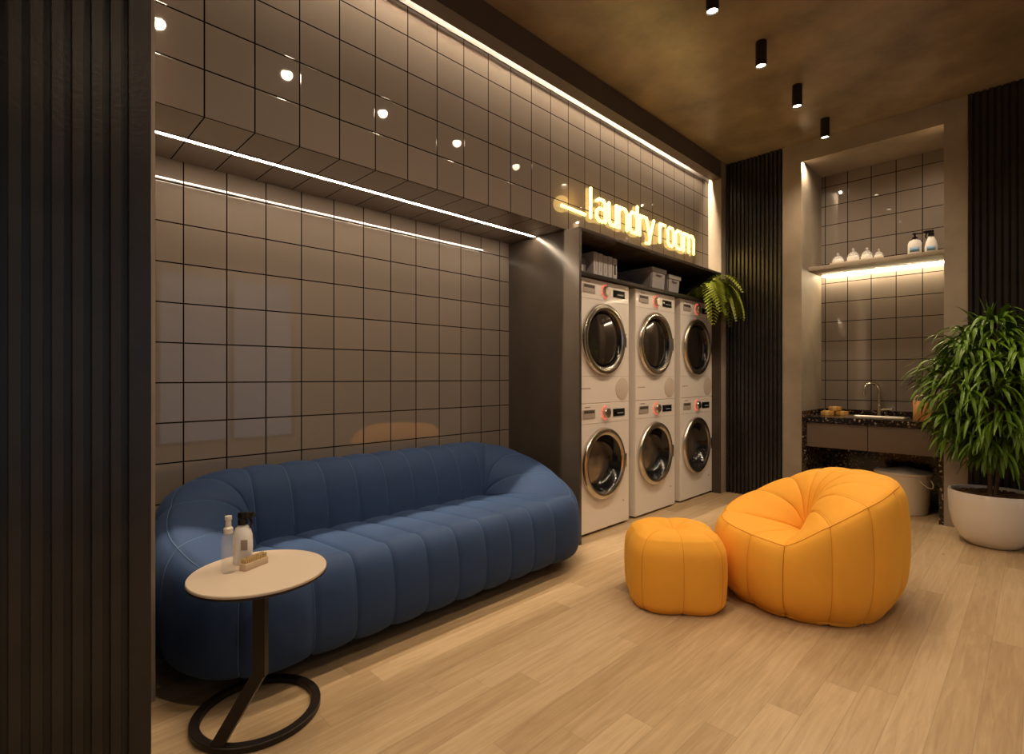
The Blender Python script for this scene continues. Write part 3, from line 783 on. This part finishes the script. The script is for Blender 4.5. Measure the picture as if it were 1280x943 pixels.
for k in range(32):
    a = rnd.uniform(-.95, 1.35) if k < 25 else rnd.uniform(1.3, 4.9)
    L_ = rnd.uniform(.30, .56) if k < 25 else rnd.uniform(.16, .26)
    el = rnd.uniform(.2, 1.0)
    d = Vector((math.cos(a)*math.cos(el), math.sin(a)*math.cos(el), math.sin(el))).normalized()
    p = Vector((.02*math.cos(a), .02*math.sin(a), .10)); n = 18; dr = rnd.uniform(2.6, 4.0)
    mid = []
    for i in range(n+1):
        mid.append((p.copy(), d.copy())); p = p+d*(L_/n); d = (d+Vector((0, 0, -dr/n))).normalized()
    for i in range(2, n+1):
        p, d = mid[i]; s = d.cross(Vector((0, 0, 1))).normalized() if abs(d.z) < .98 else Vector((-math.sin(a), math.cos(a), 0))
        ll = .085*math.sin(PI*(.12+.86*i/n))**.8+.012
        for sg in (-1, 1):
            leaf(bm, p, (s*sg+d*.75), Vector((math.cos(a)*.4, math.sin(a)*.4, 1)), ll, .022, .25, 3, sh=fsh)
obj('foliage', bm, mat('fern_leaf', (.20, .24, .018), .5, var=.35, vscale=9), t)

# ------------------------------------------------------------------ niche: shelf, lights, bottles
t = thing('wall_shelf', 'concrete wall shelf with under-lighting in the tiled niche', 'shelf', (NX0, YN, 1.968))
obj('board', bx(bmesh.new(), .001, NX1-NX0-.001, -.385, -.001, 0, .034, .002), M_conc, t)
tag(obj('led_strip', box(NX0+.02, NX1-.01, YN-.060, YN-.045, 1.9595, 1.9675), emit('niche_glow', (1, .80, .50), NICHE_S)), 'glowing light strip under the niche shelf', 'light strip')
NS = 2.002
def corner_light(x, y, label, e):
    t = thing('recessed_downlight', label, 'downlight', (x, y, NZ+.022))
    bm = bmesh.new(); lathe(bm, [(.010, -.0005), (.014, -.0005), (.014, -.005), (.010, -.005), (.010, -.0005)], 24); obj('trim_ring', bm, M_bmetal, t)
    bm = bmesh.new(); lathe(bm, [(0, -.001), (.0095, -.001), (.0095, -.003), (0, -.003)], 20); obj('lens', bm, emit('small_lens', (1, .85, .6), 14.), t)
    ld = bpy.data.lights.new('beam', 'SPOT'); ld.energy = e; ld.color = LED; ld.spot_size = rad(165); ld.spot_blend = 1; ld.shadow_soft_size = .012
    lo = bpy.data.objects.new('beam', ld); C.objects.link(lo); lo.parent = t; lo.location = (0, 0, -.012)
corner_light(NX0+.030, YB+.030, 'tiny downlight in the upper left corner of the niche', 24)
corner_light(NX1-.030, YB+.030, 'tiny downlight in the upper right corner of the niche', 24)
def onshelf(px, y, base=NS):
    t_ = (px-640)/652.5; s, c = math.sin(.7899), math.cos(.7899)
    dx, dy = -s+t_*c, c+t_*s
    return dx/dy*y, y, base
x, y, z = onshelf(1072, 5.10)
tray = thing('serving_tray', 'pale tray under the glass jars on the niche shelf', 'tray', (x, y, z))
bm = bmesh.new(); bx(bm, -.185, .185, -.075, .075, 0, .006, .002); 
for a in ((-.185, -.179, -.075, .075), (.179, .185, -.075, .075), (-.179, .179, -.075, -.069), (-.179, .179, .069, .075)): bx(bm, a[0], a[1], a[2], a[3], .004, .018)
obj('tray_base', bm, mat('tray_cream', (.52, .44, .34), .35), tray)
jr = None
labs = ['leftmost glass bell jar on the niche tray', 'tallest glass jar, second from the left on the niche tray', 'glass jar third from the left on the niche tray', 'smallest glass jar, rightmost on the niche tray']
for k, (px, s, yy) in enumerate(((1047.5, 1.15, 5.098), (1066.5, 1.22, 5.10), (1083.5, 1.12, 5.098), (1098.5, .86, 5.10))):
    x, y, z = onshelf(px, yy, NS+.0072)
    if jr is None:
        jr = thing('glass_jar', labs[0], 'jar', (x, y, z), 0, 'glass jars on the niche tray')
        bm = bmesh.new(); lathe(bm, [(0, 0), (.040, 0), (.046, .004), (.047, .040), (.036, .062), (.024, .070), (.021, .070), (.033, .060), (.043, .039), (.042, .006), (0, .004)], 32); obj('jar_body', bm, M_glass, jr)
        bm = bmesh.new(); lathe(bm, [(0, .005), (.040, .005), (.0415, .036), (.034, .048), (0, .048)], 32); obj('contents', bm, mat('bath_salts', (.85, .80, .70), .6, bump=.6, bscale=120), jr)
        bm = bmesh.new(); lathe(bm, [(0, .070), (.026, .070), (.026, .075), (.012, .080), (.006, .086), (.011, .094), (.008, .102), (0, .104)], 28); obj('stopper', bm, M_glass, jr)
    else:
        c = copy_tree(jr); c.location = (x, y, z); c.scale = (s*.85, s*.85, s); c['label'] = labs[k]
x, y, z = onshelf(1143.5, 5.07)
t = thing('pump_bottle', 'broad white pump bottle with blue label on the niche shelf', 'bottle', (x, y, z), .2)
bm = bmesh.new(); lathe(bm, [(0, 0), (.040, 0), (.044, .006), (.044, .090), (.034, .112), (.014, .120), (.014, .126), (0, .126)], 32, sy=.7); obj('bottle_body', bm, M_wplast, t)
label_patch(t, [(.0450, .022), (.0450, .058)], rad(-84)-.2, .75, .7, M_label)
bm = bmesh.new(); lathe(bm, [(0, .124), (.018, .124), (.018, .140), (.007, .143), (.007, .160), (.016, .162), (.016, .170), (0, .170)], 24); bx(bm, 0, .045, -.006, .006, .160, .168, .002); obj('pump', bm, M_black, t)
x, y, z = onshelf(1164, 5.07)
t = thing('trigger_bottle', 'white trigger spray bottle at the right end of the niche shelf', 'bottle', (x, y, z), 3.3)
bm = bmesh.new(); lathe(bm, [(0, 0), (.036, 0), (.040, .006), (.040, .050), (.032, .090), (.018, .125), (.013, .132), (0, .132)], 32, sy=.7); obj('bottle_body', bm, M_wplast, t)
label_patch(t, [(.0409, .016), (.0408, .050)], rad(-84)-3.3, .70, .7, M_label)
trigger(t, .132, 1.3)

# ------------------------------------------------------------------ counter in the niche
CT = .730
t = thing('worktop', 'dark speckled granite worktop with waterfall sides in the niche', 'worktop', (NX0, YB, 0))
o3 = (NX0, YB, 0)
SXa, SXb, SYa, SYb = -1.125, -.735, 4.955, 5.215         # sink cut-out
bm = bmesh.new()
for a in ((NX0+.001, SXa, YB, YN-.001), (SXb, NX1-.001, YB, YN-.001), (SXa, SXb, YB, SYa), (SXa, SXb, SYb, YN-.001)):
    bx(bm, a[0]-NX0, a[1]-NX0, a[2]-YB, a[3]-YB, .686, CT)
bmesh.ops.remove_doubles(bm, verts=bm.verts, dist=.0001)
obj('slab', bm, M_granite, t, False)
part('side_panel', NX0+.001, NX0+.030, YB+.001, YN-.001, 0, .686, M_granite, t, off=o3)
part('side_panel', NX1-.030, NX1-.001, YB+.001, YN-.001, 0, .686, M_granite, t, off=o3)
part('back_panel', NX0+.030, NX1-.030, YN-.030, YN-.001, 0, .686, M_granite, t, off=o3)
bm = bmesh.new(); bx(bm, .001, .018, .0, YN-YB-.001, CT, CT+.042); bx(bm, .018, NX1-NX0-.001, YN-YB-.018, YN-YB-.001, CT, CT+.042)
obj('upstand', bm, M_granite, t, False)
t = thing('drawer_unit', 'wide brown two-drawer unit hung under the granite worktop', 'cabinet', (NX0+.031, YB+.02, .48))
M_drawer = mat('brown_drawer_laminate', (.125, .090, .070), .42)
wd = NX1-NX0-.062
obj('carcass', bx(bmesh.new(), 0, wd, .020, .12, .001, .200), M_dark, t)
obj('drawer', bx(bmesh.new(), .001, wd/2-.002, -.004, .018, 0, .200, .0015), M_drawer, t)
obj('drawer', bx(bmesh.new(), wd/2+.002, wd-.001, -.004, .018, 0, .200, .0015), M_drawer, t)
t = thing('sink', 'rectangular steel sink set in the granite worktop', 'sink', ((SXa+SXb)/2, (SYa+SYb)/2, CT))
hw, hd = (SXb-SXa)/2-.001, (SYb-SYa)/2-.001
bm = bmesh.new()
def rr(w, d, z, r=.03, n=5):
    return [bm.verts.new((cx_*(w-r)+r*math.cos(a0+PI/2*i/n), cy_*(d-r)+r*math.sin(a0+PI/2*i/n), z)) for cx_, cy_, a0 in ((1, 1, 0), (-1, 1, PI/2), (-1, -1, PI), (1, -1, 1.5*PI)) for i in range(n+1)]
rings = [rr(hw+.012, hd+.012, .0005), rr(hw+.012, hd+.012, .004), rr(hw-.006, hd-.006, .004), rr(hw-.010, hd-.010, -.005), rr(hw-.016, hd-.016, -.130)]
for A, B in zip(rings, rings[1:]):
    for k in range(len(A)): bm.faces.new((A[k], A[(k+1) % len(A)], B[(k+1) % len(B)], B[k]))
bm.faces.new(rings[-1])
obj('basin', bm, M_steel, t)
bm = bmesh.new(); lathe(bm, [(0, -.128), (.025, -.128), (.028, -.1305)], 24); obj('drain', bm, M_chrome, t)
t = thing('faucet', 'chrome gooseneck faucet behind the steel sink', 'faucet', (-.945, 5.285, CT))
bm = bmesh.new(); lathe(bm, [(0, 0), (.026, 0), (.026, .006), (.018, .010), (.018, .085), (.012, .092), (0, .092)], 24)
pts = [(0, 0, .09), (0, 0, .22)]+[(-.03*(1-math.cos(a))*1.4, -.055*(1-math.cos(a)), .22+.055*math.sin(a)) for a in [PI*k/10 for k in range(1, 11)]]
pts += [(pts[-1][0], pts[-1][1], .175)]
tube(bm, pts, .0125, 12); obj('spout', bm, M_chrome, t)
bm = bmesh.new(); tube(bm, [(.015, 0, .052), (.040, -.005, .054), (.095, -.02, .062)], [.013, .013, .009], 12); obj('lever', bm, M_chrome, t)
M_soap = mat('amber_soap', (.45, .22, .045), .5, var=.3, vscale=30)
sp = None
for k, (px, yy, zz, rz) in enumerate(((1053, 5.16, .0005, .08), (1036.5, 5.15, .0005, -.06), (1044, 5.155, .0372, .05), (1034, 5.04, .0005, .15))):
    x, y, z = onshelf(px, yy, CT+zz)
    lb = ['amber soap bar under the right side of the stacked bar', 'amber soap bar at the left end of the worktop pile', 'amber soap bar on top of the pile', 'amber soap bar lying in front of the pile'][k]
    if sp is None:
        sp = thing('soap_bar', lb, 'soap', (x, y, z), rz, 'soap bars beside the sink')
        obj('bar', bx(bmesh.new(), -.046, .046, -.027, .027, .0, .0355, .005), M_soap, sp)
        obj('wrapper_band', bx(bmesh.new(), -.014, .014, -.0278, .0278, .0003, .0362, .002), mat('soap_wrapper', (.60, .38, .14), .6), sp)
    else:
        c = copy_tree(sp); c.location = (x, y, z); c.rotation_euler = (0, 0, rz); c['label'] = lb
x, y, z = onshelf(1153, 4.98, CT)
t = thing('gift_bag', 'tan bag with pale rope handles on the worktop beside the plant', 'bag', (x, y, z), .15)
bm = bmesh.new(); vs = []
for zz, i in ((0, .003), (.145, 0)):
    vs.append([bm.verts.new(p) for p in ((-.058+i, -.035+i, zz), (.058-i, -.035+i, zz), (.058-i, .035-i, zz), (-.058+i, .035-i, zz))])
for q in range(4): bm.faces.new((vs[0][q], vs[0][(q+1) % 4], vs[1][(q+1) % 4], vs[1][q]))
bm.faces.new(vs[0])
o = obj('bag_body', bm, mat('tan_leather', (.42, .17, .045), .55, bump=.1, bscale=80), t)
md = o.modifiers.new('thickness', 'SOLIDIFY'); md.thickness = .003
for yy in (-.034, .034):
    bm = bmesh.new(); tube(bm, [(-.045, yy, .135), (-.048, yy, .165), (-.030, yy, .185), (0, yy, .188), (.030, yy, .185), (.048, yy, .165), (.045, yy, .135)], .005, 8)
    obj('handle', bm, mat('pale_rope', (.66, .56, .42), .7), t)

# laundry basket -----------------------------------------------------
t = thing('laundry_basket', 'oval beige laundry basket under the right drawer of the niche', 'basket', (-.755, 5.095, 0), -.55)
M_bask = mat('beige_basket_weave', (.74, .64, .52), .7)
bm = bmesh.new(); SEG = 64
prof = [(.150, .0), (.160, .004)]+[(.160+.026*(i/24.)+(.0022 if i % 2 else 0), .010+.29*i/24.) for i in range(25)]+[(.192, .302), (.192, .316), (.184, .318), (.180, .30), (.150, .012), (0, .012)]
lathe(bm, [(0, 0)]+prof, SEG, sx=1., sy=.98); obj('basket_body', bm, M_bask, t)
bm = bmesh.new(); lathe(bm, [(0, .335), (.10, .334), (.165, .326), (.181, .312), (.178, .300), (0, .300)], SEG)
for v in bm.verts: v.co.z += .018*math.sin(v.co.x*22+1)*math.cos(v.co.y*17)*(1 if v.co.z > .31 else 0)
obj('folded_laundry', bm, mat('grey_cloth', (.60, .55, .48), .85), t)
bm = bmesh.new(); tube(bm, [(.178+.045*math.sin(PI*k/12), -.05*math.cos(PI*k/12), .275-.055*math.sin(PI*k/12)) for k in range(13)], .005, 8)
obj('handle', bm, mat('pale_rope', (.66, .56, .42), .7), t)

# ------------------------------------------------------------------ big potted plant
PX, PY = -.205, 4.475
t = thing('potted_plant', 'tall bushy green plant in round white pot by the slatted wall', 'plant', (PX, PY, 0))
bm = bmesh.new()
lathe(bm, [(0, 0), (.115, 0), (.130, .006), (.170, .05), (.200, .12), (.215, .20), (.219, .270), (.219, .328), (.215, .336), (.206, .335), (.203, .32), (.201, .295), (0, .295)], 72)
obj('plant_pot', bm, M_pot, t)
bm = bmesh.new(); rnd = random.Random(5)
lathe(bm, [(0, .312), (.08, .314), (.16, .310), (.18, .314), (.200, .308), (.200, .293), (0, .293)], 48)
for k in range(260):
    a = rnd.uniform(0, 2*PI); r = .185*math.sqrt(rnd.random()); s = rnd.uniform(.006, .013)
    c = Vector((r*math.cos(a), r*math.sin(a), .314)); bx(bm, c.x-s, c.x+s, c.y-s*.7, c.y+s*.7, c.z-.006, c.z+s*.8)
obj('soil', bm, M_soil, t)
bm = bmesh.new(); tips = []
zc, rz_ = 1.0, .50
def ysafe(v):
    return Vector((v.x, min(v.y, YB-.045-PY-.02*abs(math.sin(v.x*40))), v.z))
for k in range(2):
    a = k*2.6+.4; base = Vector((.012*math.cos(a), .012*math.sin(a), .30)); top_ = Vector((.05*math.cos(a), .05*math.sin(a), 1.0+.1*k))
    tube(bm, [base, base.lerp(top_, .4)+Vector((.012, 0, 0)), top_], [.013, .011, .006], 8)
for k in range(120):
    # branch tips over an egg-shaped crown
    a = k*2.39996; f = (k+.5)/120; zz = 1-2*f
    r = math.sqrt(max(0, 1-zz*zz))
    q = rnd.uniform(.55, 1.05)
    tip = Vector((.32*r*math.cos(a)*q, .34*r*math.sin(a)*q, zc+rz_*zz*(.86 if zz > 0 else .92)*rnd.uniform(.8, 1.0)))
    tip = ysafe(tip)
    if tip.y > .22: tip.y = .22
    st = Vector((0, 0, max(.50, tip.z-.22)))
    mid = st.lerp(tip, .55)+Vector((0, 0, .05))
    tube(bm, [st, mid, tip], [.005, .004, .0022], 5)
    tips.append((tip, (tip-Vector((0, 0, tip.z-.10))).normalized(), a))
obj('trunk', bm, mat('plant_bark', (.11, .07, .04), .8, var=.3, vscale=30), t)
bm = bmesh.new()
for tip, d0, a in tips:
    n = rnd.randint(14, 18)
    for i in range(n):
        b = a+rnd.uniform(-1.9, 1.9); el = rnd.uniform(-.35, .9) if tip.z > zc else rnd.uniform(-.7, .5)
        if tip.z > 1.34: el = rnd.uniform(.0, 1.3)
        d = Vector((math.cos(b)*math.cos(el), math.sin(b)*math.cos(el), math.sin(el)))+d0*.25
        back = tip.lerp(Vector((0, 0, tip.z-.08)), rnd.uniform(0, .35))
        L_ = rnd.uniform(.14, .25)
        leaf(bm, back, d, Vector((0, 0, 1)), L_, rnd.uniform(.015, .024), rnd.uniform(1.0, 3.4), 6, sh=ysafe)
for k in range(7):   # upright shoot at the very top
    b = k*.9; leaf(bm, Vector((-.02, 0, 1.42)), Vector((math.cos(b)*.3, math.sin(b)*.3, 1)), Vector((1, 0, .2)), rnd.uniform(.12, .17), .018, .25, 6)
M_leaf = mat('glossy_leaf', (.095, .185, .012), .36, spec=.35, var=.40, vscale=6)
obj('foliage', bm, M_leaf, t)
